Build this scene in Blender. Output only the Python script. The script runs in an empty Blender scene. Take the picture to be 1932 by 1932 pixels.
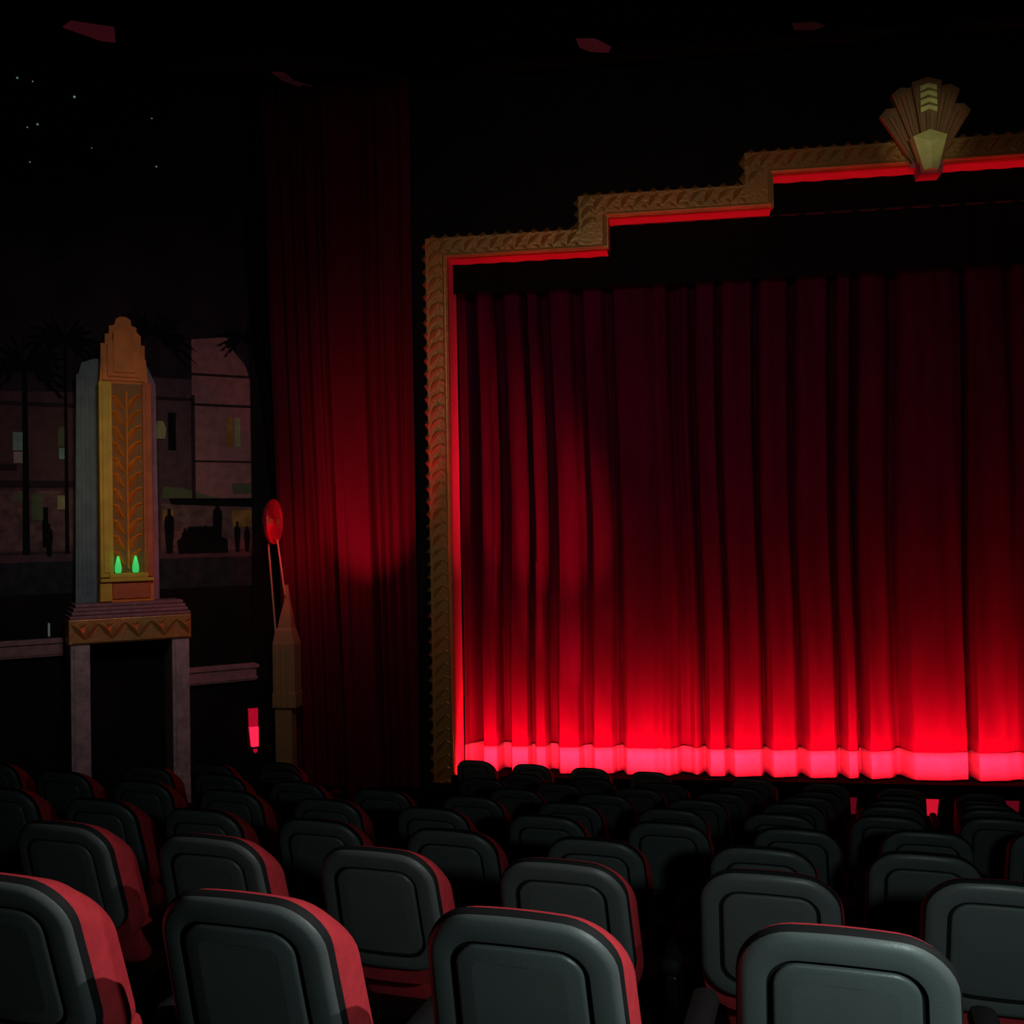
import bpy, bmesh, math, random
from mathutils import Vector, Matrix
random.seed(7)
scn = bpy.context.scene
COL = scn.collection
PI = math.pi

# ------------------------------------------------------------------ camera
CAM = Vector((-3.82, -16.0, 4.75))
YAW, PITCH, ROLL = math.radians(8.7), math.radians(.95), math.radians(1.03)
cd = bpy.data.cameras.new('camera'); cam = bpy.data.objects.new('camera', cd); COL.objects.link(cam)
cd.sensor_width = 36; cd.lens = 36.0; cd.clip_start = .05; cd.clip_end = 200
cam.matrix_world = (Matrix.Translation(CAM) @ Matrix.Rotation(YAW, 4, 'Z') @ Matrix.Rotation(PI/2 + PITCH, 4, 'X')
                    @ Matrix.Rotation(-ROLL, 4, 'Z'))
scn.camera = cam

def c2w(X, Y):      # position in the audience's frame (right of / ahead of the viewer) -> hall frame
    return (CAM.x + X*math.cos(YAW) - Y*math.sin(YAW), CAM.y + X*math.sin(YAW) + Y*math.cos(YAW))

# ------------------------------------------------------------------ materials
def mat(name, col, rough=.6, metal=0., emit=None, estr=1., noise=0., nscale=8., bump=0., bscale=30., sheen=0., spec=.5, col2=None, stretch=None):
    m = bpy.data.materials.new(name); m.use_nodes = True
    nt = m.node_tree; b = nt.nodes['Principled BSDF']
    b.inputs['Base Color'].default_value = (*col, 1)
    b.inputs['Roughness'].default_value = rough
    b.inputs['Metallic'].default_value = metal
    b.inputs['Specular IOR Level'].default_value = spec
    if sheen:
        b.inputs['Sheen Weight'].default_value = sheen
        b.inputs['Sheen Tint'].default_value = (*col, 1)
    tc = nt.nodes.new('ShaderNodeTexCoord')
    src = tc.outputs['Object']
    if stretch:
        mp = nt.nodes.new('ShaderNodeMapping'); mp.inputs['Scale'].default_value = stretch
        nt.links.new(src, mp.inputs['Vector']); src = mp.outputs['Vector']
    if noise or col2:
        n = nt.nodes.new('ShaderNodeTexNoise'); n.inputs['Scale'].default_value = nscale; n.inputs['Detail'].default_value = 5
        nt.links.new(src, n.inputs['Vector'])
        r = nt.nodes.new('ShaderNodeValToRGB')
        r.color_ramp.elements[0].position = .35; r.color_ramp.elements[1].position = .65
        c1 = col; c2 = col2 if col2 else tuple(c*(1-noise) for c in col)
        r.color_ramp.elements[0].color = (*c2, 1); r.color_ramp.elements[1].color = (*c1, 1)
        nt.links.new(n.outputs['Fac'], r.inputs['Fac']); nt.links.new(r.outputs['Color'], b.inputs['Base Color'])
    if bump:
        n2 = nt.nodes.new('ShaderNodeTexNoise'); n2.inputs['Scale'].default_value = bscale; n2.inputs['Detail'].default_value = 4
        nt.links.new(src, n2.inputs['Vector'])
        bp = nt.nodes.new('ShaderNodeBump'); bp.inputs['Strength'].default_value = bump; bp.inputs['Distance'].default_value = .02
        nt.links.new(n2.outputs['Fac'], bp.inputs['Height']); nt.links.new(bp.outputs['Normal'], b.inputs['Normal'])
    if emit:
        b.inputs['Emission Color'].default_value = (*emit, 1); b.inputs['Emission Strength'].default_value = estr
    return m

M = dict(
    velvet=mat('red_velvet', (.062, .0010, .024), .9, spec=.08, noise=.25, nscale=3, bump=.15, bscale=90, stretch=(1, 1, .25)),
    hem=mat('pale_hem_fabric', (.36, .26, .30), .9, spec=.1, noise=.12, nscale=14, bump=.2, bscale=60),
    drape=mat('dark_red_drape', (.075, .002, .010), .9, spec=.1, noise=.2, nscale=3, stretch=(1, 1, .2)),
    black_drape=mat('black_drape', (.006, .005, .006), .95, spec=.05, noise=.2),
    wall=mat('black_hall_wall', (.010, .008, .008), .9, spec=.1, noise=.3, nscale=2),
    mural_sky=mat('painted_night_sky', (.030, .020, .030), .9, spec=.1, col2=(.016, .012, .018), nscale=1.2),
    ceiling=mat('black_ceiling', (.002, .002, .002), .95, spec=.05, noise=.2),
    floor=mat('dark_carpet', (.010, .004, .005), .95, spec=.05, noise=.4, nscale=20),
    stage=mat('black_stage_paint', (.003, .003, .003), .9, spec=.03, noise=.2),
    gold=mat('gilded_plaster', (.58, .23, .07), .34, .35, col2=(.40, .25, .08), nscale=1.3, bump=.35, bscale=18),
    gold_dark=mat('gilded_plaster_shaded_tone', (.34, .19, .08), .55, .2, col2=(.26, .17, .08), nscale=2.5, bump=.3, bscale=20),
    gold_pale=mat('pale_gilding', (.9, .95, .34), .5, .1, noise=.2, nscale=6, bump=.2, bscale=25),
    reveal=mat('red_tinted_reveal', (.55, .13, .18), .8, spec=.2, noise=.1, nscale=4),  # pale plaster with the red stage light put into its colour
    shell=mat('dark_grey_seat_plastic', (.13, .155, .155), .42, spec=.5, noise=.12, nscale=4, bump=.05, bscale=160),
    groove=mat('black_seat_groove', (.012, .013, .013), .7, spec=.2),
    red_fabric=mat('red_seat_upholstery', (.62, .045, .06), .85, spec=.15, noise=.15, nscale=30, bump=.10, bscale=150, sheen=.3),
    seat_metal=mat('black_seat_metal', (.02, .02, .02), .4, .6),
    stone=mat('grey_purple_stone', (.40, .32, .33), .8, noise=.35, nscale=9, bump=.4, bscale=25),
    stone_rail=mat('purple_brown_moulding', (.30, .155, .165), .8, noise=.3, nscale=9),
    grey_blue=mat('pale_blue_grey_plaster', (.14, .19, .20), .8, noise=.3, nscale=5),
    purple=mat('dull_purple_plaster', (.30, .15, .20), .8, noise=.3, nscale=5),
    orange=mat('orange_ochre_plaster', (.72, .22, .012), .6, noise=.25, nscale=4, bump=.3, bscale=20),
    yellow=mat('yellow_ochre_plaster', (.62, .42, .03), .6, noise=.25, nscale=4, bump=.2, bscale=20),
    rust=mat('rust_red_plaster', (.50, .13, .04), .7, noise=.25, nscale=6),
    brown=mat('brown_recess', (.26, .12, .025), .7, noise=.3, nscale=6),
)
EM = dict(
    green=mat('green_lamp_glass', (.02, .3, .06), .4, emit=(.05, .62, .14), estr=.75),
    apron_red=mat('red_apron_glow', (.3, .01, .02), .4, emit=(.72, .008, .03), estr=.8, noise=.3),
    red_hot=mat('bright_red_lamp_glass', (.4, .02, .05), .4, emit=(1.0, .02, .08), estr=.95),
    red_dim=mat('dim_red_lamp_glass', (.2, .01, .02), .4, emit=(.40, .002, .018), estr=.9),
    red_faint=mat('faint_red_apron_glow', (.1, .005, .01), .4, emit=(.10, .002, .008), estr=.9),
    cove=mat('dim_red_ceiling_glow', (.05, .004, .008), .5, emit=(.022, .0025, .004), estr=1),
    cove2=mat('very_dim_red_ceiling_glow', (.03, .004, .006), .5, emit=(.008, .0015, .002), estr=1),
    star=mat('pale_star_glow', (.1, .15, .15), .4, emit=(.10, .2, .18), estr=1),
    rail_lamp=mat('pale_rail_lamp', (.2, .25, .22), .4, emit=(.03, .04, .033), estr=1),
)
def paint(name, c, n=.25): return mat(name, c, .9, spec=.1, noise=n, nscale=7)
P = dict(
    bright=paint('painted_rose_facade', (.30, .13, .135)), mid=paint('painted_mauve_facade', (.085, .048, .058)),
    dim=paint('painted_brown_facade', (.085, .044, .046)), line=paint('painted_dark_cornice', (.03, .018, .022)),
    black=paint('painted_black', (.006, .006, .006)), ground=paint('painted_slate_ground', (.028, .032, .036), .4),
    green=paint('painted_green_window', (.20, .36, .27), .3), olive=paint('painted_olive_window', (.32, .32, .16), .3),
    pale=paint('painted_pale_window', (.30, .25, .23), .3), awn=paint('painted_olive_awning', (.10, .12, .06)),
    shop=paint('painted_shop_front', (.16, .09, .085), .5), amber=paint('painted_amber_window', (.34, .18, .05), .4),
    pavement=paint('painted_pavement', (.09, .05, .055)),
)

# ------------------------------------------------------------------ helpers
def link(name, bm, m, parent=None, smooth=False, loc=None, mats=None):
    me = bpy.data.meshes.new(name); bmesh.ops.recalc_face_normals(bm, faces=bm.faces[:]); bm.to_mesh(me); bm.free()
    for mm in (mats or [m]): me.materials.append(mm)
    if smooth:
        for p in me.polygons: p.use_smooth = True
        me.set_sharp_from_angle(angle=math.radians(32))
    o = bpy.data.objects.new(name, me); COL.objects.link(o)
    if parent: o.parent = parent
    if loc: o.location = loc
    return o
def thing(name, label, cat, loc=(0, 0, 0), rz=0., group=None):
    o = bpy.data.objects.new(name, None); COL.objects.link(o); o.empty_display_size = .2
    o.location = loc; o.rotation_euler = (0, 0, rz); o['label'] = label; o['category'] = cat
    if group: o['group'] = group
    return o
def tag(o, label, cat, group=None):
    o['label'] = label; o['category'] = cat
    if group: o['group'] = group
    return o
def struct(o): o['kind'] = 'structure'; return o
def box(bm, x0, x1, y0, y1, z0, z1, bev=0.):
    vs = [bm.verts.new((x, y, z)) for x in (x0, x1) for y in (y0, y1) for z in (z0, z1)]
    fs = [bm.faces.new([vs[i] for i in q]) for q in ((0, 1, 3, 2), (4, 6, 7, 5), (0, 4, 5, 1), (2, 3, 7, 6), (0, 2, 6, 4), (1, 5, 7, 3))]
    if bev:
        bmesh.ops.bevel(bm, geom=list({e for f in fs for e in f.edges}), offset=bev, segments=2, profile=.5, affect='EDGES')
def prism(bm, pts, y0, y1):          # outline in x,z extruded along y
    a = [bm.verts.new((x, y0, z)) for x, z in pts]; b = [bm.verts.new((x, y1, z)) for x, z in pts]
    bm.faces.new(a); bm.faces.new(b[::-1]); n = len(pts)
    for i in range(n): bm.faces.new((a[i], a[(i+1) % n], b[(i+1) % n], b[i]))
def tube(bm, a, b, r0, r1=None, seg=10):
    r1 = r0 if r1 is None else r1
    a, b = Vector(a), Vector(b); d = (b-a).normalized(); u = d.orthogonal().normalized(); v = d.cross(u)
    A = [bm.verts.new(a + r0*(math.cos(t)*u + math.sin(t)*v)) for t in [2*PI*i/seg for i in range(seg)]]
    B = [bm.verts.new(b + r1*(math.cos(t)*u + math.sin(t)*v)) for t in [2*PI*i/seg for i in range(seg)]]
    bm.faces.new(A); bm.faces.new(B[::-1])
    for i in range(seg): bm.faces.new((A[i], A[(i+1) % seg], B[(i+1) % seg], B[i]))
def loft(bm, rings, cap0=True, cap1=True):
    R = [[bm.verts.new(p) for p in r] for r in rings]; n = len(R[0])
    for k in range(len(R)-1):
        for i in range(n): bm.faces.new((R[k][i], R[k][(i+1) % n], R[k+1][(i+1) % n], R[k+1][i]))
    if cap0: bm.faces.new(R[0][::-1])
    if cap1: bm.faces.new(R[-1])
def leaf(bm, cx, cz, y, L, W, ang, h=.05):   # raised pointed leaf with a ridge, lying on plane y, swelling toward -y
    c, s = math.cos(ang), math.sin(ang)
    def pt(u, v, d): return bm.verts.new((cx + u*c - v*s, y - d, cz + u*s + v*c))
    N = 6; lf = []; rt = []; md = []
    for i in range(N+1):
        t = i/N; w = W/2*math.sin(PI*t)**.8 if 0 < i < N else 0.004; u = (t-.5)*L; bend = .12*L*math.sin(PI*t)
        lf.append(pt(u, w+bend, 0)); rt.append(pt(u, -w+bend, 0)); md.append(pt(u, bend, h*(.25+.75*math.sin(PI*t))))
    for i in range(N):
        bm.faces.new((lf[i], lf[i+1], md[i+1], md[i])); bm.faces.new((md[i], md[i+1], rt[i+1], rt[i]))
    bm.faces.new((lf[0], md[0], rt[0])); bm.faces.new((lf[N], rt[N], md[N]))

# ------------------------------------------------------------------ proscenium wall, frame, reveal
HIN = [(-7.23, .2), (-7.23, 9.08), (-4.66, 9.08), (-4.66, 9.565), (-2.15, 9.565), (-2.15, 10.065)]
HOUT = [(-7.58, .2), (-7.58, 9.41), (-5.12, 9.41), (-5.12, 9.93), (-2.57, 9.93), (-2.57, 10.42)]
INN = HIN + [(-x, z) for x, z in HIN[::-1]]
OUT = HOUT + [(-x, z) for x, z in HOUT[::-1]]
bm = bmesh.new()
CZ = 11.95
for s in (-1, 1):
    prism(bm, [(s*10.6, -.5), (s*7.26, -.5), (s*7.26, CZ), (s*10.6, CZ)], .02, .45)
    prism(bm, [(s*7.26, 9.11), (s*4.69, 9.11), (s*4.69, CZ), (s*7.26, CZ)], .02, .45)
    prism(bm, [(s*4.69, 9.60), (s*2.18, 9.60), (s*2.18, CZ), (s*4.69, CZ)], .02, .45)
prism(bm, [(-2.18, 10.10), (2.18, 10.10), (2.18, CZ), (-2.18, CZ)], .02, .45)
struct(link('wall_front', bm, M['wall']))

root = thing('proscenium_frame', 'gilded stepped proscenium frame with leaf-toothed outer edge around the red stage curtain', 'frame', (0, 0, .2))
bm = bmesh.new()
D = .2
for i in range(len(INN)-1):
    q = [INN[i], INN[i+1], OUT[i+1], OUT[i]]
    prism(bm, [(x, z-D) for x, z in q], -.10, .015)
# rolled inner bead
for i in range(len(INN)-1):
    (xa, za), (xb, zb) = INN[i], INN[i+1]; (oa, pa), (ob, pb) = OUT[i], OUT[i+1]
    f = .12
    tube(bm, (xa+(oa-xa)*f, -.11, za+(pa-za)*f-D), (xb+(ob-xb)*f, -.11, zb+(pb-zb)*f-D), .03, seg=8)
# leaf units along every run: a pointed tooth past the outer edge, a diagonal leaf on the face
for i in range(len(OUT)-1):
    a, b = Vector(OUT[i]), Vector(OUT[i+1]); L = (b-a).length
    if L < .01: continue
    t = (b-a)/L; o = Vector((-t.y, t.x))
    n = max(2, round(L/.205)); st = L/n
    for k in range(n):
        c = a + t*(k+.5)*st
        hw = st*.5
        p = [c - t*hw, c + o*.085 , c + t*hw, c - o*.06]
        # faceted tooth
        vs = [bm.verts.new((q.x, -.02, q.y-D)) for q in p]; top = bm.verts.new((c.x - o.x*.0, -.155, c.y-D))
        for j in range(4): bm.faces.new((vs[j], vs[(j+1) % 4], top))
        bm.faces.new(vs[::-1])
        fc = c - o*.13
        leaf(bm, fc.x, fc.y-D, -.095, .25, .085, math.radians(52 if k % 2 else 42), .06 if k % 2 else .035)
        fc = c - o*.235 + t*st*.3
        leaf(bm, fc.x, fc.y-D, -.095, .13, .06, math.radians(-35), .02)
link('gilded_border', bm, M['gold'], root)
bm = bmesh.new()
for i in range(len(INN)-1):
    a, b = Vector(INN[i]), Vector(INN[i+1]); t = (b-a).normalized(); o = Vector((-t.y, t.x))*.028
    box_pts = [a, b, b+o, a+o]
    prism(bm, [(q.x, q.y-D) for q in box_pts], .017, .60)
link('inner_reveal', bm, M['reveal'], root)['label'] = 'pale inner reveal of the opening, red light in its colour'

# fan ornament
fan = thing('fan_ornament', 'pleated fan crest with pale shield and chevrons above the middle of the stage opening', 'ornament', (.04, -.12, 9.75))
def wedge(bm, a0, a1, r0, r1, y0, y1, peak=.05):
    p = [(r0*math.sin(a0), r0*math.cos(a0)), (r1*math.sin(a0), r1*math.cos(a0)),
         ((r1+peak)*math.sin((a0+a1)/2), (r1+peak)*math.cos((a0+a1)/2)), (r1*math.sin(a1), r1*math.cos(a1)), (r0*math.sin(a1), r0*math.cos(a1))]
    prism(bm, p, y0, y1)
for a0, a1, r, y in ((-32, -20, 1.21, -.10), (20, 32, 1.21, -.10), (-20, -8.3, 1.40, -.17), (8.3, 20, 1.40, -.17), (-8.3, 8.3, 1.45, -.25)):
    bm = bmesh.new(); a0, a1 = math.radians(a0), math.radians(a1); wedge(bm, a0, a1, .22, r, y, .0)
    am = (a0+a1)/2
    tube(bm, (.4*math.sin(am), y-.005, .4*math.cos(am)), ((r-.1)*math.sin(am), y-.005, (r-.1)*math.cos(am)), .02, .045, 8)
    for e in (a0+.015, a1-.015): tube(bm, (.35*math.sin(e), y, .35*math.cos(e)), ((r-.02)*math.sin(e), y, (r-.02)*math.cos(e)), .012, .018, 6)
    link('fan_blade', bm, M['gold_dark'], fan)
bm = bmesh.new()
T = [(-.235, .60), (0, .69), (.235, .60), (.10, .10), (-.10, .10)]
fr = [bm.verts.new((x, -.36, z)) for x, z in T]; bk = [bm.verts.new((x*1.1, -.22, z)) for x, z in T]
rd = bm.verts.new((0, -.42, .5)); rd2 = bm.verts.new((0, -.40, .12))
bm.faces.new((fr[0], fr[1], rd)); bm.faces.new((fr[1], fr[2], rd)); bm.faces.new((fr[2], fr[3], rd2, rd)); bm.faces.new((fr[0], rd, rd2, fr[4])); bm.faces.new((fr[3], fr[4], rd2))
for i in range(5): bm.faces.new((fr[i], bk[i], bk[(i+1) % 5], fr[(i+1) % 5]))
bm.faces.new(bk)
link('shield', bm, M['gold_pale'], fan)['label'] = 'pale yellow-green shield'
bm = bmesh.new()
for k in range(4):
    z = 1.0 + .105*k
    for s in (-1, 1):
        prism(bm, [(0, z+.06), (0, z+.00), (s*.115, z-.05), (s*.115, z+.025)], -.33, -.245)
link('chevron_band', bm, M['gold_pale'], fan)['label'] = 'pale chevrons'
bm = bmesh.new()
prism(bm, [(-.26, .22), (.26, .22), (.20, .30), (-.20, .30)], -.12, .0)
prism(bm, [(-.13, .07), (.17, .07), (.19, .24), (-.15, .24)], -.30, .05)
link('base_block', bm, M['reveal'], fan)

# ------------------------------------------------------------------ stage
bm = bmesh.new()
box(bm, -10.2, 10.2, -.45, 3.0, .05, .755)
box(bm, -7.22, 7.22, -.45, -.37, .755, .955, .01)
struct(link('trim_stage_apron', bm, M['stage']))
bm = bmesh.new(); box(bm, -10.2, 10.2, 2.0, 2.1, .76, CZ); struct(link('wall_stage_back', bm, M['stage']))

# curtain
FX = [-7.26, -7.16, -6.96, -6.89, -6.69, -6.61, -6.49, -6.42, -6.18, -6.12, -6.08, -6.02, -5.89, -5.82, -5.71, -5.63, -5.35, -5.26, -5.14, -5.07, -4.81, -4.72, -4.64, -4.55, -4.15, -4.02, -3.9, -3.78, -3.68, -3.55, -3.46, -3.32, -3.24, -3.04, -2.96, -2.85, -2.47, -2.37, -2.26, -1.94, -1.82, -1.69, -1.34, -1.22, -1.11, -1.0, -0.9, -0.78, -0.52, -0.32, -0.13, 0.26, 0.64, 0.72, 0.8, 1.17, 1.42]
FB = [0.6, -0.2, -0.9, 0.8, 0.8, -0.7, -0.6, 0.8, 0.7, -0.4, -0.3, 0.7, 0.5, -0.6, -0.5, 0.9, 0.7, -0.2, -0.4, 0.8, 0.5, -0.2, -0.5, 0.8, 0.9, 0.5, 0.9, 0.3, -0.4, -0.2, 0.4, -0.5, 0.9, 0.8, -0.3, 0.9, 0.5, -0.6, 0.9, 0.5, -0.6, 0.9, 0.6, -0.6, 0.8, 0.6, -0.7, 0.9, 0.4, -0.6, 0.9, 0.9, 0.4, -0.8, 0.9, 0.6, 0.0]
while FX[-1] < 7.2:
    w = random.uniform(.25, .5)
    FX += [FX[-1]+.1, FX[-1]+w*.55, FX[-1]+w, FX[-1]+w+.1]; FB += [.9, random.uniform(.6, 1), .4, random.uniform(-.8, 0)]
def fold(x):
    if x <= FX[0]: return FB[0]
    for i in range(len(FX)-1):
        if x <= FX[i+1]:
            t = (x-FX[i])/(FX[i+1]-FX[i]); t = t*t*(3-2*t); return FB[i]*(1-t)+FB[i+1]*t
    return FB[-1]
def fold_fine(x, z, amp):
    d = fold(x + .05*math.sin(z*.55 + x*.7) * min(1, max(0, z-1.5)/3)) * amp
    if d < 0: d *= 1.7
    return d + .018*math.sin(x*23 + z*.3) * min(1, max(.3, z-1.2)/3)
def cloth(bm, x0, x1, z0, z1, nx, nz, fy, thick=.0):
    g = [[bm.verts.new((x0+(x1-x0)*i/nx, fy(x0+(x1-x0)*i/nx, z0+(z1-z0)*(j/nz)), z0+(z1-z0)*(j/nz))) for i in range(nx+1)] for j in range(nz+1)]
    for j in range(nz):
        for i in range(nx): bm.faces.new((g[j][i], g[j][i+1], g[j+1][i+1], g[j+1][i]))
cur = thing('stage_curtain', 'tall pleated red velvet stage curtain with a pale hem, glowing red along the bottom', 'curtain', (0, 0, .76))
bm = bmesh.new(); cloth(bm, -7.22, 7.22, .42, 9.75, 620, 34, lambda x, z: .76 - fold_fine(x, z+.76, .20))
o = link('velvet_drop', bm, M['velvet'], cur, True); md = o.modifiers.new('thickness', 'SOLIDIFY'); md.thickness = .012; md.offset = 1
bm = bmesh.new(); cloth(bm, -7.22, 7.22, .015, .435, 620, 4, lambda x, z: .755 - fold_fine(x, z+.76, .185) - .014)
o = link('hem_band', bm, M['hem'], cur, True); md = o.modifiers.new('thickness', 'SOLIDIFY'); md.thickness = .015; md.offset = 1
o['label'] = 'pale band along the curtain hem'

ts = thing('added_valance', 'added black pleated valance drape darkening the top of the red stage curtain', 'drape', (0, 0, 8.6))  # valance added to keep the upper curtain dark
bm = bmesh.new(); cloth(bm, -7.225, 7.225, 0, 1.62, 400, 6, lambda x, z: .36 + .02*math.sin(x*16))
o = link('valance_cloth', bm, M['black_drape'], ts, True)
bm = bmesh.new(); tube(bm, (-4.6, .36, .97), (4.6, .36, .97), .02); link('hanging_bar', bm, M['seat_metal'], ts)
# red light on the stage front, added as glowing panels
for i, (x, lab) in enumerate(((-6.14, 'dim added red glow patch half hidden low at the left end of the stage front'),
                              (-1.40, 'dim added red glow patch left of the brightest one on the stage front'),
                              (-.27, 'brightest square added red glow patch on the stage front below the curtain'),
                              (.82, 'small added red glow patch right of the brightest one on the stage front'))):
    a = thing('apron_glow_panel', lab, 'lamp', (x, -.452, .51), 0, 'red glow patches on the stage front')
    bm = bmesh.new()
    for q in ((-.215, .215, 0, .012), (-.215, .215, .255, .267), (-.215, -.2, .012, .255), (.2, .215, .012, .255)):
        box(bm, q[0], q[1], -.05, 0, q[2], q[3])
    link('panel_rim', bm, M['seat_metal'], a)
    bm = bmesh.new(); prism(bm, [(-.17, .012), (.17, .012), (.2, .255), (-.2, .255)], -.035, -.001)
    link('lens', bm, EM['apron_red'] if i == 2 else EM['red_faint'], a)

# ------------------------------------------------------------------ side drapes
def piecewise(tab, z):
    if z <= tab[0][0]: return tab[0][1]
    for (a, p), (b, q) in zip(tab, tab[1:]):
        if z <= b: return p + (q-p)*(z-a)/(b-a)
    return tab[-1][1]
LEFT = [(1.3, -9.92), (3.1, -9.95), (5.3, -10.0), (7.3, -10.05), (9.5, -10.12), (12, -10.2)]
LEFTB = [(1.3, -9.98), (3.1, -10.02), (5.3, -10.16), (7.2, -10.34), (8, -10.48), (12, -10.6)]
SF = [0, .04, .09, .13, .17, .21, .25, .30, .34, .375, .40, .43, .47, .50, .54, .58, .62, .655, .69, .72, .75, .79, .83, .87, .91, .95, 1]
SB = [.3, .8, -.3, .6, -.2, .7, -.5, .6, -.2, .5, -.9, .9, 1.0, .6, .75, .55, .9, .7, -.6, .1, -.7, .7, -.2, .3, -.5, .5, 0]
def sf(u):
    for i in range(len(SF)-1):
        if u <= SF[i+1]:
            t = (u-SF[i])/(SF[i+1]-SF[i]); t = t*t*(3-2*t); return SB[i]*(1-t)+SB[i+1]*t
    return 0
bm = bmesh.new(); nx, nz = 220, 40; g = []
for j in range(nz+1):
    z = .28 + (11.9-.28)*j/nz; xl = piecewise(LEFT, z); row = []
    for i in range(nx+1):
        u = i/nx; v = u + .05*math.sin(PI*u)*max(0, (7.3-z))/6 * -1
        row.append(bm.verts.new((xl + (-7.74-xl)*u, -.36 - .11*sf(max(0, v)) - .012*math.sin(u*75+z*.2), z)))
    g.append(row)
for j in range(nz):
    for i in range(nx): bm.faces.new((g[j][i], g[j][i+1], g[j+1][i+1], g[j+1][i]))
o = link('side_drape', bm, M['drape'], None, True); md = o.modifiers.new('thickness', 'SOLIDIFY'); md.thickness = .012
tag(o, 'dim dark red side drape hanging between the gilded frame and the painted wall', 'drape')
bm = bmesh.new(); g = []
for j in range(nz+1):
    z = .28 + (11.9-.28)*j/nz; xl = piecewise(LEFTB, z)
    g.append([bm.verts.new((xl + (-9.6-xl)*i/40, -.17 + .03*math.sin(i*1.1), z)) for i in range(41)])
for j in range(nz):
    for i in range(40): bm.faces.new((g[j][i], g[j][i+1], g[j+1][i+1], g[j+1][i]))
o = link('masking_drape', bm, M['black_drape'], None, True); md = o.modifiers.new('thickness', 'SOLIDIFY'); md.thickness = .012
tag(o, 'black masking drape curving along the right edge of the painted wall', 'drape')

# ------------------------------------------------------------------ left wall (local: x right along the wall, -y toward the hall)
L0 = Vector((-10.73, .04, 0)); LA = math.atan2(.627, .779)
WALL_LEN = 24
bm = bmesh.new(); box(bm, -WALL_LEN, .45, 0, .3, -.5, CZ)
o = struct(link('wall_left', bm, M['mural_sky'])); o.location = L0; o.rotation_euler = (0, 0, LA)
bm = bmesh.new(); box(bm, -WALL_LEN, .45, -.02, 0, -.5, 3.9)
o = struct(link('trim_dado_left', bm, M['wall'])); o.location = L0; o.rotation_euler = (0, 0, LA)

mur = thing('street_mural', 'dim painted street mural of buildings and palms on the wall behind the tower', 'mural', (L0.x, L0.y, 3.9), LA)
ZB = 3.9
def mp(name, pts, m, d=.012, base=.002, parent=mur, label=None):   # painted panel: (s, z) outline, s measured leftward from the corner
    bm = bmesh.new(); prism(bm, [(-s, z-ZB) for s, z in pts], -base-d, -base); o = link(name, bm, m, parent)
    if label: o['label'] = label
    return o
def rect(s0, s1, z0, z1): return [(s0, z0), (s1, z0), (s1, z1), (s0, z1)]
mp('painted_ground', rect(-.35, 16, 3.9, 4.52), P['ground'])
mp('painted_pavement', rect(-.35, 16, 4.38, 4.5), P['pavement'], .004, .014)
mp('painted_facade', [(-.2, 5.2), (.84, 5.2), (.84, 7.9), (.25, 7.98), (.25, 7.85), (-.02, 7.55), (-.2, 7.0)], P['bright'], .016)['label'] = 'rose-lit facade'
f2 = mp('painted_facade', rect(.84, 1.5, 4.5, 7.25), P['mid'], .012)
f3 = mp('painted_facade', [(1.5, 4.5), (9, 4.5), (9, 7.1), (4.2, 7.1), (4.2, 6.9), (1.5, 7.0)], P['dim'], .010)
mp('painted_shop_front', rect(-.25, 1.46, 4.5, 5.25), P['shop'], .008, .012)
mp('painted_shop_front', rect(2.6, 9, 4.55, 5.45), P['shop'], .004, .012)
bm = bmesh.new()
for s0, s1, z0, z1 in ((-.15, .84, 6.83, 6.87), (.84, 1.5, 6.90, 6.95), (-.15, .84, 7.32, 7.36), (-.15, .84, 5.92, 5.95), (2.6, 9, 6.72, 6.78), (2.6, 9, 5.50, 5.60), (3.4, 4.2, 5.75, 5.85), (0.8, .86, 5.3, 7.0)):
    prism(bm, [(-a, z-ZB) for a, z in rect(s0, s1, z0, z1)], -.024, -.004)
link('painted_cornice', bm, P['line'], mur)
def window(s0, s1, z0, z1, m, bars=1):
    bm = bmesh.new(); prism(bm, [(-a, z-ZB) for a, z in rect(s0, s1, z0, z1)], -.026, -.004)
    for k in range(bars):
        c = s0 + (s1-s0)*(k+1)/(bars+1); prism(bm, [(-a, z-ZB) for a, z in rect(c-.008, c+.008, z0, z1)], -.03, -.024)
    link('painted_window', bm, m, mur)
window(3.28, 3.45, 6.05, 6.32, P['green']); window(3.29, 3.44, 5.86, 6.03, P['pale'])
window(2.72, 2.83, 6.12, 6.42, P['awn'], 0); window(2.71, 2.82, 5.93, 6.1, P['green'], 0)
window(.07, .16, 6.18, 6.66, P['olive'], 1); window(.20, .30, 6.18, 6.66, P['amber'], 1)
window(2.71, 2.85, 5.17, 5.38, P['olive'], 0); window(3.28, 3.46, 5.28, 5.42, P['awn'], 1); window(3.05, 3.2, 5.0, 5.4, P['awn'], 1)
window(-.1, .22, 4.86, 5.14, P['amber'], 2); window(1.16, 1.32, 5.0, 5.16, P['amber'], 0); window(4.1, 4.3, 5.9, 6.3, P['pale'])
mp('painted_doorway', rect(1.10, 1.22, 6.10, 6.70), P['black'], .024)
mp('painted_doorway', rect(2.98, 3.06, 4.6, 5.2), P['black'], .022)
mp('painted_awning', [(-.25, 5.19), (1.18, 5.24), (1.22, 5.33), (-.25, 5.34)], P['black'], .03)
mp('painted_awning', [(-.25, 5.42), (.2, 5.42), (.22, 5.58), (-.25, 5.58)], P['awn'], .028)['label'] = 'olive awning'
mp('painted_awning', [(.45, 5.34), (1.34, 5.34), (1.3, 5.52), (1.0, 5.50), (.6, 5.38)], P['awn'], .022)
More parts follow.
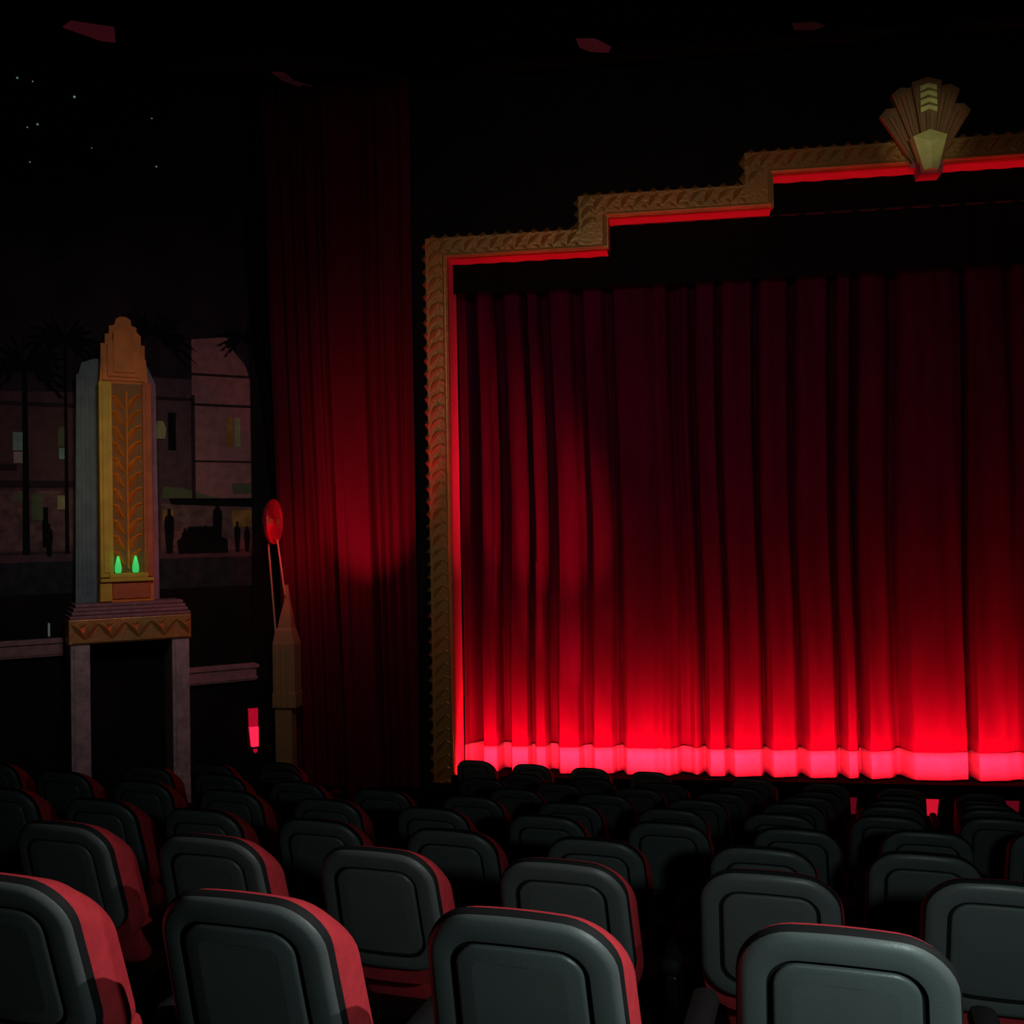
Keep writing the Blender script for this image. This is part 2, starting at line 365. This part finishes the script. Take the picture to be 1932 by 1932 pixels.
# silhouettes of passers-by and a parked car
for s, h in ((1.22, .72), (.46, .85), (.84, .42), (.66, .44), (.14, .5), (-.02, .42), (.98, .4), (2.97, .5), (3.7, .5)):
    w = .05 if h < .6 else .075
    z = 4.46
    mp('painted_figure', [(s-w*.6, z), (s+w*.6, z), (s+w, z+h*.6), (s+w*.9, z+h*.8), (s+w*.35, z+h*.85), (s+w*.4, z+h*.97), (s, z+h), (s-w*.4, z+h*.97), (s-w*.35, z+h*.85), (s-w*.9, z+h*.8), (s-w, z+h*.6)], P['black'], .026)
mp('painted_car', [(.3, 4.45), (1.08, 4.45), (1.10, 4.66), (1.0, 4.72), (.92, 4.88), (.5, 4.88), (.42, 4.72), (.3, 4.66)], P['black'], .028)
# street lamp painted beside the tower
bm = bmesh.new(); prism(bm, [(-a, z-ZB) for a, z in rect(1.345, 1.375, 4.45, 6.28)], -.032, -.004)
link('painted_lamp_post', bm, P['pavement'], mur)
mp('painted_lamp_glass', [(1.27, 6.28), (1.40, 6.28), (1.42, 6.45), (1.385, 6.56), (1.30, 6.56), (1.25, 6.45)], P['olive'], .034)
# palms
def palm(s, z0, z1, R, n=17, seed=1, parts=True, w=.06):
    rnd = random.Random(seed); bm = bmesh.new()
    if z0 < z1: prism(bm, [(-a, z-ZB) for a, z in ((s-w*.8, z0), (s+w*.8, z0), (s+w*.5, z1), (s-w*.5, z1))], -.036, -.004)
    for k in range(n):
        a = -.55 + (PI+1.1)*k/(n-1) + rnd.uniform(-.08, .08); r = R*rnd.uniform(.75, 1.05)
        top = []; bot = []; N = 9
        for i in range(N+1):
            t = i/N; x = s + r*t*math.cos(a); z = z1 + r*t*math.sin(a) - .38*r*t*t
            top.append((x, z)); wd = .17*R*math.sin(PI*min(1, .12+t*.88))
            bot.append((x, z-wd*(1.0 if i % 2 else .35)))
        prism(bm, [(-x, z-ZB) for x, z in top + bot[::-1][:-1]], -.030-.0006*k, -.020)
    link('painted_palm', bm, P['black'], mur)
palm(3.28, 4.5, 7.35, .75, 17, 1)
palm(2.72, 4.5, 7.75, .70, 15, 2, w=.035)
palm(1.45, 4.5, 8.0, .70, 17, 3, w=.0)
palm(.02, 7.99, 7.98, .52, 15, 4)
palm(4.6, 4.5, 7.9, .9, 17, 5)
# rails
def wall_thing(name, label, cat, z, group=None): return thing(name, label, cat, (L0.x, L0.y, z), LA, group)
def onwall(bm, s0, s1, d0, d1, z0, z1, bev=0): box(bm, -s1, -s0, -d1, -d0, z0, z1, bev)
for s0, s1, z0, z1, lab in ((2.80, WALL_LEN-.2, 2.97, 3.24, 'purplish wall rail left of the doorway portal'),
                            (-.20, 1.02, 2.345, 2.63, 'short purplish wall rail right of the doorway portal')):
    bm = bmesh.new(); onwall(bm, s0, s1, .025, .12, 0, z1-z0, .012); onwall(bm, s0, s1, .12, .15, (z1-z0)*.72, (z1-z0)*.95, .008); onwall(bm, s0, s1, .12, .135, .03, .07, .006)
    o = link('wall_rail', bm, M['stone_rail']); o.location = (L0.x, L0.y, z0); o.rotation_euler = (0, 0, LA)
    tag(o, lab, 'rail')
a = wall_thing('rail_lamp', 'tiny pale upright lamp standing on the left wall rail', 'lamp', 3.241)
bm = bmesh.new(); onwall(bm, 2.975, 3.005, .05, .08, .03, .225, .004); link('lamp_tube', bm, EM['rail_lamp'], a)
bm = bmesh.new(); onwall(bm, 2.96, 3.02, .04, .1, 0, .03, .004); link('lamp_base', bm, M['seat_metal'], a)

# portal
por = wall_thing('doorway_portal', 'grey stone doorway surround with two square posts and carved gilded lintel', 'portal', 0)
for s0, s1 in ((2.49, 2.76), (1.06, 1.32)):
    bm = bmesh.new(); onwall(bm, s0, s1, .021, .60, .0, 3.2, .012); onwall(bm, s0+.05, s1-.05, .60, .615, .3, 3.1, .008); link('post', bm, M['stone'], por)
bm = bmesh.new(); onwall(bm, 1.035, 2.785, .021, .63, 3.165, 3.53, .012)
for k in range(9):
    s = 1.16 + k*.187
    up = k % 2
    leaf(bm, -s, 3.35, -.632, .30, .13, math.radians(52 if up else -52), .05)
    prism(bm, [(-s-.09, 3.19), (-s+.09, 3.19), (-s, 3.30)], -.655, -.63)
    leaf(bm, -s+.05, 3.42, -.632, .16, .07, math.radians(35), .04)
link('carved_lintel', bm, M['gold'], por)['label'] = 'gilded lintel carved with leaves'
bm = bmesh.new()
for k, (dz, ex) in enumerate(((3.532, .03), (3.59, .0), (3.645, -.03), (3.70, -.06))):
    onwall(bm, 1.07-ex, 2.74+ex, .021, .60+ex, dz, dz+.052, .014)
link('stepped_cornice', bm, M['stone_rail'], por)
bm = bmesh.new(); onwall(bm, 1.325, 2.485, .03, .08, 0.0, 3.15)
onwall(bm, 1.38, 1.88, .08, .10, .2, 3.0, .01); onwall(bm, 1.93, 2.43, .08, .10, .2, 3.0, .01)
o = struct(link('door_1', bm, M['wall'])); o.location = L0; o.rotation_euler = (0, 0, LA)

# tower
tw = wall_thing('light_tower', 'tall softly lit orange and yellow stepped tower with green lamps standing on the doorway portal', 'tower', 3.753)
TB = 3.753
def tz(z): return z-TB
bm = bmesh.new()
prism(bm, [(-2.64, tz(3.753)), (-1.43, tz(3.753)), (-1.45, tz(7.1)), (-1.56, tz(7.35)), (-1.62, tz(7.45)), (-2.34, tz(7.45)), (-2.52, tz(7.38)), (-2.60, tz(7.1))], -.26, -.045)
for k in range(4): onwall(bm, 2.40+k*.06, 2.42+k*.06, .26, .275, tz(3.9), tz(7.2))
link('back_slab', bm, M['grey_blue'], tw)['label'] = 'pale blue-grey back slab'
bm = bmesh.new(); prism(bm, [(-1.60, tz(3.76)), (-1.435, tz(3.76)), (-1.455, tz(7.08)), (-1.60, tz(7.34))], -.29, -.262)
link('right_pilaster', bm, M['purple'], tw)['label'] = 'dull purple pilaster'
bm = bmesh.new()
prism(bm, [(-2.335, tz(3.755)), (-1.55, tz(3.755)), (-1.60, tz(7.05)), (-1.63, tz(7.45)), (-1.645, tz(7.45)), (-1.645, tz(7.66)), (-1.70, tz(7.66)), (-1.70, tz(7.80)),
           (-1.76, tz(7.86)), (-1.76, tz(7.93)), (-1.83, tz(7.95)), (-1.85, tz(8.04)), (-1.91, tz(8.08)), (-2.0, tz(8.08)), (-2.06, tz(8.04)), (-2.08, tz(7.95)), (-2.16, tz(7.93)), (-2.16, tz(7.82)), (-2.22, tz(7.80)), (-2.22, tz(7.66)), (-2.28, tz(7.66)), (-2.28, tz(7.4)), (-2.30, tz(7.05))], -.47, -.262)
link('tower_body', bm, M['orange'], tw)
# layered crown plates
bm = bmesh.new()
for hw, z0, z1, d in ((.30, 7.10, 7.52, .50), (.235, 7.16, 7.72, .53), (.15, 7.22, 7.90, .56)):
    cx = -1.96
    pts = [(cx-hw, tz(z0)), (cx+hw, tz(z0)), (cx+hw, tz(z1-.1))] + [(cx+hw*math.cos(t), tz(z1-.1)+.1*math.sin(t)) for t in [PI*i/10 for i in range(1, 10)]] + [(cx-hw, tz(z1-.1))]
    prism(bm, pts, -d, -.46)
link('stepped_crown', bm, M['orange'], tw)
for s0, s1, m, lb in ((2.135, 2.325, M['yellow'], 'yellow left strip'), (1.565, 1.70, M['rust'], 'red-brown right strip')):
    bm = bmesh.new(); onwall(bm, s0, s1, .47, .53, tz(4.13), tz(7.08), .012); onwall(bm, s0+.05, s1-.05, .53, .545, tz(4.2), tz(7.0), .006)
    link('front_strip', bm, m, tw)['label'] = lb
bm = bmesh.new(); onwall(bm, 1.705, 2.13, .47, .478, tz(4.2), tz(7.06)); link('recessed_panel', bm, M['brown'], tw)
bm = bmesh.new()
tube(bm, (-1.92, -.485, tz(4.25)), (-1.92, -.485, tz(6.95)), .022, .014, 8)
k = 0; z = 4.42
while z < 6.98:
    for s in (-1, 1):
        leaf(bm, -1.92+s*.095, tz(z), -.478, .27, .085, (math.radians(66) if s > 0 else math.radians(114)), .05)
        leaf(bm, -1.92+s*.165, tz(z+.09), -.478, .13, .06, (math.radians(20) if s > 0 else math.radians(160)), .035)
    z += .235
link('foliage_relief', bm, M['orange'], tw)['label'] = 'carved upright leaves'
bm = bmesh.new(); onwall(bm, 1.56, 2.33, .262, .56, tz(4.06), tz(4.115), .012); onwall(bm, 1.64, 2.2, .47, .55, tz(4.115), tz(4.19), .012)
link('ledge', bm, M['yellow'], tw)
bm = bmesh.new(); onwall(bm, 1.60, 2.15, .47, .50, tz(3.80), tz(4.045), .012); link('base_panel', bm, M['rust'], tw)['label'] = 'rust red base panel'
bm = bmesh.new(); onwall(bm, 2.155, 2.33, .47, .51, tz(3.77), tz(4.05), .01); link('base_strip', bm, M['yellow'], tw)
for sc in (2.08, 1.83):
    bm = bmesh.new(); rings = []
    for zz, w in ((4.195, .034), (4.22, .048), (4.28, .05), (4.36, .036), (4.45, .014)):
        rings.append([(-sc + w*math.cos(t), -.56 + w*.8*math.sin(t), tz(zz)) for t in [2*PI*i/10 for i in range(10)]])
    loft(bm, rings); link('green_lamp', bm, EM['green'], tw, True)

# lantern low in the corner
lan = wall_thing('wall_lantern', 'glowing red upright wall lantern low in the corner beside the pedestal lamp', 'lantern', 1.15)
bm = bmesh.new(); onwall(bm, -.235, .035, .02, .05, .02, .78, .006); onwall(bm, -.22, .02, .05, .15, .745, .775, .006); onwall(bm, -.16, -.04, .05, .12, .075, .105, .004); link('backplate', bm, M['seat_metal'], lan)
bm = bmesh.new(); prism(bm, [(-.005, .44), (.205, .44), (.215, .745), (-.01, .745)], -.13, -.052); link('upper_glass', bm, EM['red_dim'], lan)
bm = bmesh.new(); prism(bm, [(.025, .11), (.175, .11), (.205, .438), (-.005, .438)], -.135, -.052)
for k in range(4): onwall(bm, -.17+k*.045, -.15+k*.045, .135, .145, .13, .42)
link('lower_glass', bm, EM['red_hot'], lan)['label'] = 'brighter pink-red ribbed glass'
bm = bmesh.new(); rings = []
for zz, w in ((0, .015), (.02, .04), (.05, .05), (.074, .045)):
    rings.append([(.10+w*math.cos(t), -.09+w*.7*math.sin(t), zz) for t in [2*PI*i/12 for i in range(12)]])
loft(bm, rings); link('finial', bm, EM['red_dim'], lan, True)

# pedestal lamp with disc
px, py_ = -9.68, -.9
tor = thing('pedestal_lamp', 'gold pedestal with twin thin rods carrying a round ribbed red and gold disc lamp', 'lamp', (px, py_, .25))
bm = bmesh.new()
def sq(h, z, dx=0): return [(dx-h, -h*.8, z), (dx+h, -h*.8, z), (dx+h, h*.8, z), (dx-h, h*.8, z)]
loft(bm, [sq(.13, 0, -.03), sq(.13, 1.83, -.03)]); loft(bm, [sq(.185, 1.832), sq(.185, 2.05), sq(.175, 2.06), sq(.175, 2.45)])
loft(bm, [sq(.175, 2.452), sq(.175, 2.80), sq(.135, 3.0, -.01), sq(.11, 3.05, 0), sq(.085, 3.22, .01), sq(.04, 3.45, .02), sq(.03, 3.7, .0)])
for k in range(3): box(bm, -.13+k*.09, -.10+k*.09, -.16, -.14, 1.85, 2.75, .004)
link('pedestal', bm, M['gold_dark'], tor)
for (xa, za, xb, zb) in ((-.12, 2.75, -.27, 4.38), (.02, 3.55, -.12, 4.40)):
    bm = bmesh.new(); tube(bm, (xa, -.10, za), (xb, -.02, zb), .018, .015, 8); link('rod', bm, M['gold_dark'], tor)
dz = 4.93-.25
bm = bmesh.new(); N = 40; rings = []
prof = [(.02, .075), (.07, .07), (.075, .045), (.11, .05), (.12, .025), (.16, .035), (.17, .01), (.21, .03), (.22, .008), (.26, .03), (.27, .012), (.31, .04), (.33, .07), (.35, .07), (.35, .02), (.28, -.05), (.12, -.09)]
for r, d in prof: rings.append([(-.22+d*.8, r*math.cos(t), dz+r*math.sin(t)) for t in [2*PI*i/N for i in range(N)]])
loft(bm, rings); 
DISC = mat('red_lit_disc', (.55, .03, .06), .3, .5, noise=.3)  # red light falling on the disc is put into its base colour
link('ribbed_disc', bm, DISC, tor)['label'] = 'ribbed disc with red light in its colour'
bm = bmesh.new()
for k in range(14):
    y0 = -.33 + k*.66/14; box(bm, -.225, -.22+.052-.03*abs(k-6.5)/6.5, y0, y0+.66/14-.006, dz-.05, dz+.05, .006)
link('gold_band', bm, M['brown'], tor)['label'] = 'brownish gold band across the disc'

# painted stars, made as small glowing balls
for s, z, r in ((3.34, 11.63, .016), (3.13, 11.62, .012), (2.55, 11.5, .020), (3.07, 10.98, .017), (3.21, 10.91, .012), (3.18, 10.39, .012), (1.41, 11.38, .012), (2.31, 10.75, .010), (1.35, 10.62, .014)):
    bm = bmesh.new(); bmesh.ops.create_icosphere(bm, subdivisions=1, radius=r)
    o = link('star_glow', bm, EM['star']); o.location = L0 + Vector((-s*.779+.627*.02, -s*.627-.779*.02, z))
    tag(o, 'tiny pale painted star, glow added, high on the dark painted sky at upper left', 'star light', 'glowing stars on the painted sky')

# ------------------------------------------------------------------ ceiling, floor, other walls
bm = bmesh.new(); box(bm, -30, 22, -24, 3, CZ, CZ+.2); struct(link('ceiling', bm, M['ceiling']))
def cove(pts, m, lab):  # red-lit streaks of ceiling, added as faintly glowing panels
    a = thing('ceiling_glow_patch', lab, 'ceiling glow', (sum(p[0] for p in pts)/len(pts), sum(p[1] for p in pts)/len(pts), CZ), 0, 'dim red ceiling glow patches')
    cx, cy = a.location.x, a.location.y
    for nm, f, z0, z1, mm in (('panel_rim', 1.08, -.02, -.001, M['seat_metal']), ('lens', 1., -.04, -.021, m)):
        bm = bmesh.new(); A = [bm.verts.new(((x-cx)*f, (y-cy)*f, z0)) for x, y in pts]; B = [bm.verts.new(((x-cx)*f, (y-cy)*f, z1)) for x, y in pts]
        bm.faces.new(A); bm.faces.new(B[::-1])
        for i in range(len(pts)): bm.faces.new((A[i], A[(i+1) % len(pts)], B[(i+1) % len(pts)], B[i]))
        link(nm, bm, mm, a)
cove([(-12.10, -2.82), (-11.90, -2.95), (-11.41, -2.67), (-11.62, -2.27), (-11.8, -2.36)], EM['cove'], 'dim red tapered glow patch on the ceiling at the far upper left')
cove([(-9.79, -.92), (-9.6, -.86), (-9.55, -.55), (-9.22, -.18), (-9.38, -.12), (-9.72, -.6)], EM['cove2'], 'faint red glowing streak of light on the ceiling above the side drape')
cove([(-5.02, -1.1), (-4.75, -1.05), (-4.53, -.75), (-4.58, -.59), (-4.85, -.68), (-5.0, -.85)], EM['cove'], 'dim red oval glow patch on the ceiling above the left half of the stage')
cove([(-1.93, -.97), (-1.6, -.95), (-1.46, -.82), (-1.6, -.74), (-1.88, -.8)], EM['cove2'], 'faint red glow patch on the ceiling at top right near the fan ornament')

TOP = [.806, 1.096, 1.37, 1.60, 1.83, 2.055, 2.28, 2.505, 2.66]
YB = [2.02, 3.25, 4.41, 5.53, 6.67, 7.82, 8.97, 10.12, 11.27]
AA = [.13, .16, .17, .20, .23, .26, .29, .32, .35]
BBq = [.022, .026, .030, .030, .028, .022, .016, .010, .006]
KR = [.5, .5, .5, .55, .65, .75, .85, .93, 1]
QR = [.03, .03, .03, .02, .012, .008, .004, 0, 0]
SH = 1.06    # seat height above its tread
def rowy(r, X):
    d = 1.7-X
    if d < 0: return YB[r] + AA[r]*d*KR[r] + QR[r]*d*d
    return YB[r] + AA[r]*d + BBq[r]*d*d
def floor_z(X, Y):
    X2 = max(-9, min(8, X)); ys = [rowy(r, X2) for r in range(9)]
    if Y <= ys[0]: return CAM.z - TOP[0] - SH + min(.5, (ys[0]-Y)*.22)
    for r in range(8):
        if Y <= ys[r+1]:
            t = (Y-ys[r])/(ys[r+1]-ys[r]); h = TOP[r]*(1-t)+TOP[r+1]*t; return CAM.z-h-SH
    return max(.22, CAM.z - TOP[8] - SH - (Y-ys[8])*.21)
bm = bmesh.new(); g = []
nx, ny = 90, 60
for j in range(ny+1):
    row = []
    for i in range(nx+1):
        x = -22 + 34*i/nx; y = -19 + 19.2*j/ny
        dx, dy = x-CAM.x, y-CAM.y
        X = dx*math.cos(YAW)+dy*math.sin(YAW); Y = -dx*math.sin(YAW)+dy*math.cos(YAW)
        row.append(bm.verts.new((x, y, floor_z(X, Y))))
    g.append(row)
for j in range(ny):
    for i in range(nx): bm.faces.new((g[j][i], g[j][i+1], g[j+1][i+1], g[j+1][i]))
struct(link('floor', bm, M['floor'], None, True))
bm = bmesh.new(); box(bm, 12, 12.2, -19, 0, -.5, CZ); struct(link('wall_right', bm, M['wall']))
bm = bmesh.new(); box(bm, -30, 22, -19.4, -19.2, -.5, CZ); struct(link('wall_back', bm, M['wall']))

# ------------------------------------------------------------------ theatre seats (local: -y is the back seen from behind, +y faces the stage)
def rr(w, z0, z1, r, ins, n=8):      # rounded rectangle outline in x,z, slightly wider at the bottom, crowned top
    hw = w/2-ins; a0, a1 = z0+ins, z1-ins; r = max(.012, r-ins*.75); pts = []
    for cx, cz, s in ((hw-r, a1-r, 0), (-hw+r, a1-r, 1), (-hw+r, a0+r, 2), (hw-r, a0+r, 3)):
        for i in range(n+1):
            t = (s + i/n)*PI/2; pts.append([cx+r*math.cos(t), cz+r*math.sin(t)])
        if s in (0, 2):   # points along the long top/bottom edge
            x0 = pts[-1][0]; 
            for k in range(1, 6): pts.append([x0 + (-2*x0)*k/6, pts[-1][1]])
    for p in pts:
        f = 1 + .08*(z1-p[1])/(z1-z0)
        p[0] *= f
        p[1] -= .55*p[0]*p[0]*max(0, (p[1]-z0)/(z1-z0))**2   # crown
    return pts
TILT = math.radians(15)
def tilt(x, y, z, z0=.40):
    return (x, y*math.cos(TILT) - (z-z0)*math.sin(TILT), z0 + (z-z0)*math.cos(TILT) + y*math.sin(TILT))
def ring(w, z0, z1, r, ins, y, bow=.35):
    return [tilt(x, y + bow*x*x, z) for x, z in rr(w, z0, z1, r, ins)]
def make_seat():
    root = thing('theatre_seat', '-', 'theatre seat', (0, 0, 0), 0, 'red theatre seats with dark plastic backs')
    W, Z0, Z1, R = .455, .57, 1.065, .115
    bm = bmesh.new()
    prof = [(.0, .020), (.0, .008), (.004, -.002), (.010, -.009), (.018, -.0135), (.024, -.0148), (.027, -.015), (.064, -.016), (.066, -.0150), (.068, -.006), (.069, -.004)]
    loft(bm, [ring(W, Z0, Z1, R, a, b) for a, b in prof])
    o = link('back_shell', bm, M['shell'], root, True, mats=[M['shell'], M['groove']])
    n = len(rr(W, Z0, Z1, R, 0))
    for p in o.data.polygons:
        if p.index < 2*n or p.index >= 8*n: p.material_index = 1
        if len(p.vertices) > 4: p.use_smooth = False
    bm = bmesh.new()
    loft(bm, [ring(W, Z0, Z1, R, a, b) for a, b in ((.079, -.005), (.079, -.012), (.082, -.0155), (.086, -.0165), (.089, -.0168), (.12, -.0172))], False, True)
    o = link('back_panel', bm, M['shell'], root, True)
    for p in o.data.polygons:
        if len(p.vertices) > 4: p.use_smooth = False
    bm = bmesh.new()
    loft(bm, [ring(W, Z0-.08, Z1+b, R+.005, a, y) for a, b, y in ((.006, -.004, .021), (.0, -.010, .032), (-.004, -.026, .056), (-.006, -.055, .09), (-.004, -.085, .115), (.0, -.10, .132), (.02, -.115, .140), (.05, -.12, .142), (.09, -.12, .134))])
    o = link('back_cushion', bm, M['red_fabric'], root, True)
    for p in o.data.polygons:
        if len(p.vertices) > 4: p.use_smooth = False
    bm = bmesh.new(); box(bm, -.18, .18, .12, .23, .37, .56, .04); o = link('seat_cushion', bm, M['red_fabric'], root, True)
    bm = bmesh.new(); box(bm, .30, .375, .08, .50, .58, .645, .028); o = link('armrest', bm, M['groove'], root, True)
    bm = bmesh.new(); box(bm, .315, .36, .10, .44, .0, .575, .01); link('arm_support', bm, M['seat_metal'], root)
    bm = bmesh.new(); box(bm, -.2, .2, .22, .34, .0, .355, .02); box(bm, -.24, .24, .06, .30, .33, .352, .005); link('pedestal', bm, M['seat_metal'], root)
    return root
seat0 = make_seat(); first = True
XW = [  # measured seat centres (audience frame X) in the nearest rows, then regular runs
    [1.35, .685, -.01, -.68, -1.35],
    [2.24, 1.54, .825, .14, -.53, -1.2, -1.86, -2.53],
    [2.45, 1.74, 1.07, .34, -.33, -1.0, -1.65, -2.28, -2.95],
]
for r, ph in ((3, 2.18), (4, 2.37), (5, 2.05), (6, 1.62), (7, 1.98), (8, -.50)):
    step = .655 if r == 8 else .675
    if 5 <= r <= 7:      # a gap between seats lines up with the middle apron glow panel
        g = 3.2
        for _ in range(20): g = .408*rowy(r, g)
        g += .04; step = .70; ph = g - step/2
    xs = [ph + step*k for k in range(-16, 17)]
    if r == 8:
        g = 4.3
        for _ in range(20): g = .408*rowy(r, g)
        g += .04; xs = [x for x in xs if x < 2] + [x for x in (g + .70*(k+.5) for k in range(-8, 8)) if x > 2.35]
    XW.append([x for x in xs if -.62*YB[r]-.8 < x < .54*YB[r]+.2][::-1])
inv = cam.matrix_world.inverted()
def pix(p):
    q = inv @ Vector(p); return (966 + 1932*q.x/-q.z, 966 - 1932*q.y/-q.z)
ORD = ['first', 'second', 'third', 'fourth', 'fifth', 'sixth', 'seventh', 'eighth', 'ninth', 'tenth', 'eleventh', 'twelfth', 'thirteenth', 'fourteenth', 'fifteenth', 'sixteenth', 'seventeenth', 'eighteenth', 'nineteenth', 'twentieth']
ROWN = ['nearest row', 'second nearest row', 'third nearest row', 'fourth nearest row', 'fifth nearest row', 'sixth nearest row', 'third row from the stage', 'second row from the stage', 'row nearest the stage']
LOOK = ['dark-backed red theatre seat', 'dark-backed red theatre seat', 'dark-backed red theatre seat'] + ['dim theatre seat']*3 + ['nearly black theatre seat']*3
def place(src_children, X, Y, facing, label):
    global first
    x, y = c2w(X, Y)
    if first: root = seat0; first = False
    else:
        root = seat0.copy(); COL.objects.link(root)
        for ch in src_children:
            c = ch.copy(); COL.objects.link(c); c.parent = root
    root.location = (x, y, floor_z(X, Y)); root.rotation_euler = (0, 0, YAW - facing)
    root['label'] = label
kids = [o for o in COL.objects if o.parent == seat0]
for r, xs in enumerate(XW):
    seats = []
    for X in sorted(xs):
        Y = rowy(r, X); x, y = c2w(X, Y)
        u = pix((x, y, CAM.z-TOP[r]-.1)); hw = 1932*.27/Y
        if u[0]+hw < -15 or u[0]-hw > 1945: continue
        fc = math.radians(17.5)
        # keep clear of the left wall and the portal
        ty = pix((x, y, CAM.z-TOP[r]))[1]
        if u[0] < 868 and ty < (1474 if u[0] > 600 else 1424 if u[0] > 480 else 1420): continue
        n = (x-L0.x)*.627 - (y-L0.y)*.779
        if n < 1.0: continue
        seats.append((X, Y, fc))
    for i, (X, Y, fc) in enumerate(seats):
        # seat root sits so that the top of its tilted back is above the measured spot
        bx, by = .16*math.sin(fc), .16*math.cos(fc)
        place(kids, X+bx, Y+by, fc, '%s, %s from the left in the %s' % (LOOK[r], ORD[i], ROWN[r]))

# ------------------------------------------------------------------ lights
def area(name, loc, target, sx, sy, power, col, spread=PI):
    l = bpy.data.lights.new(name, 'AREA'); l.shape = 'RECTANGLE'; l.size = sx; l.size_y = sy; l.energy = power; l.color = col; l.spread = spread
    o = bpy.data.objects.new(name, l); COL.objects.link(o); o.location = loc
    o.rotation_euler = (Vector(target)-Vector(loc)).to_track_quat('-Z', 'Y').to_euler(); return o
def spot(name, loc, target, ang, power, col, blend=1., r=.05):
    l = bpy.data.lights.new(name, 'SPOT'); l.spot_size = math.radians(ang); l.spot_blend = blend; l.energy = power; l.color = col; l.shadow_soft_size = r
    o = bpy.data.objects.new(name, l); COL.objects.link(o); o.location = loc
    o.rotation_euler = (Vector(target)-Vector(loc)).to_track_quat('-Z', 'Y').to_euler(); return o
def point(name, loc, power, col, r=.05):
    l = bpy.data.lights.new(name, 'POINT'); l.energy = power; l.color = col; l.shadow_soft_size = r
    o = bpy.data.objects.new(name, l); COL.objects.link(o); o.location = loc; return o
REDL = (1., .0095, .030)
for k in range(12):
    x = -6.6 + 1.2*k
    area('footlight_glow', (x, -.13, .85), (x, .28, 1.20), 1.15, .05, 86, REDL, math.radians(108))
spot('reveal_red_spot', (-4.5, .30, .88), (-7.22, .42, 6.0), 30, 1000, (1, .02, .07))
spot('curtain_red_spot', (-3.3, -2.6, 1.0), (-5.9, .5, 5.1), 28, 3000, (1, .01, .05))
area('reveal_uplight', (0, -.02, .86), (0, .12, 9), 13.5, .05, 14, (1, .012, .03), math.radians(9))
spot('drape_red_spot', (-8.45, -2.5, 2.0), (-8.47, -.45, 5.4), 34, 1300, (1, .02, .12))

# house light on the stage face, and an added fill for the side wall
area('house_warm_light', (-4.2, -9.5, 8.7), (-4.4, 0, 6.4), 6, 1.0, 40, (1, .74, .60), math.radians(88))
area('side_wall_fill', (-6, -9, 9), (-12.5, -1.7, 4.6), 1.5, 1.0, 15, (1, .84, .86), math.radians(60))
spot('tower_amber_spot', (-8.5, -9.5, 9.5), (-11.95, -1.7, 5.9), 20, 260, (1, .70, .25))
spot('tower_blue_spot', (-19, -10, 5), (-12.4, -1.5, 5.6), 26, 15, (.55, .9, 1.))
for sc in (2.08, 1.83):
    q = L0 + Vector((-sc*.779+.627*.62, -sc*.627-.779*.62, 4.42)); point('green_glow', q, .10, (.1, 1, .3), .03)
spot('crest_fill', (.5, -8, 9.5), (.04, -.3, 10.5), 11, 230, (1, .9, .6))  # added spot that brightens the fan crest
point('added_disc_glow', (-9.35, -1.2, 4.55), 22, (1, .02, .07), .05)  # unseen point light added to redden the disc
# unseen lamps added for the nearest seats: one just behind, one high right
lx, ly = c2w(1.05, 1.08)
point('unseen_seat_lamp', (lx, ly, 4.5), 40, (.80, 1., .94), .08)
lx, ly = c2w(6.0, 1.2); tx, ty = c2w(-.9, 2.2)
spot('unseen_high_spot', (lx, ly, 9.6), (tx, ty, 3.5), 27, 1500, (1, .92, .9))
w = bpy.data.worlds.new('hall_ambient'); scn.world = w; w.use_nodes = True
w.node_tree.nodes['Background'].inputs['Color'].default_value = (.6, .6, .7, 1); w.node_tree.nodes['Background'].inputs['Strength'].default_value = .001

scn.view_settings.view_transform = 'Standard'; scn.view_settings.look = 'None'
scn.view_settings.exposure = 0; scn.view_settings.gamma = 1; scn.view_settings.use_curve_mapping = False
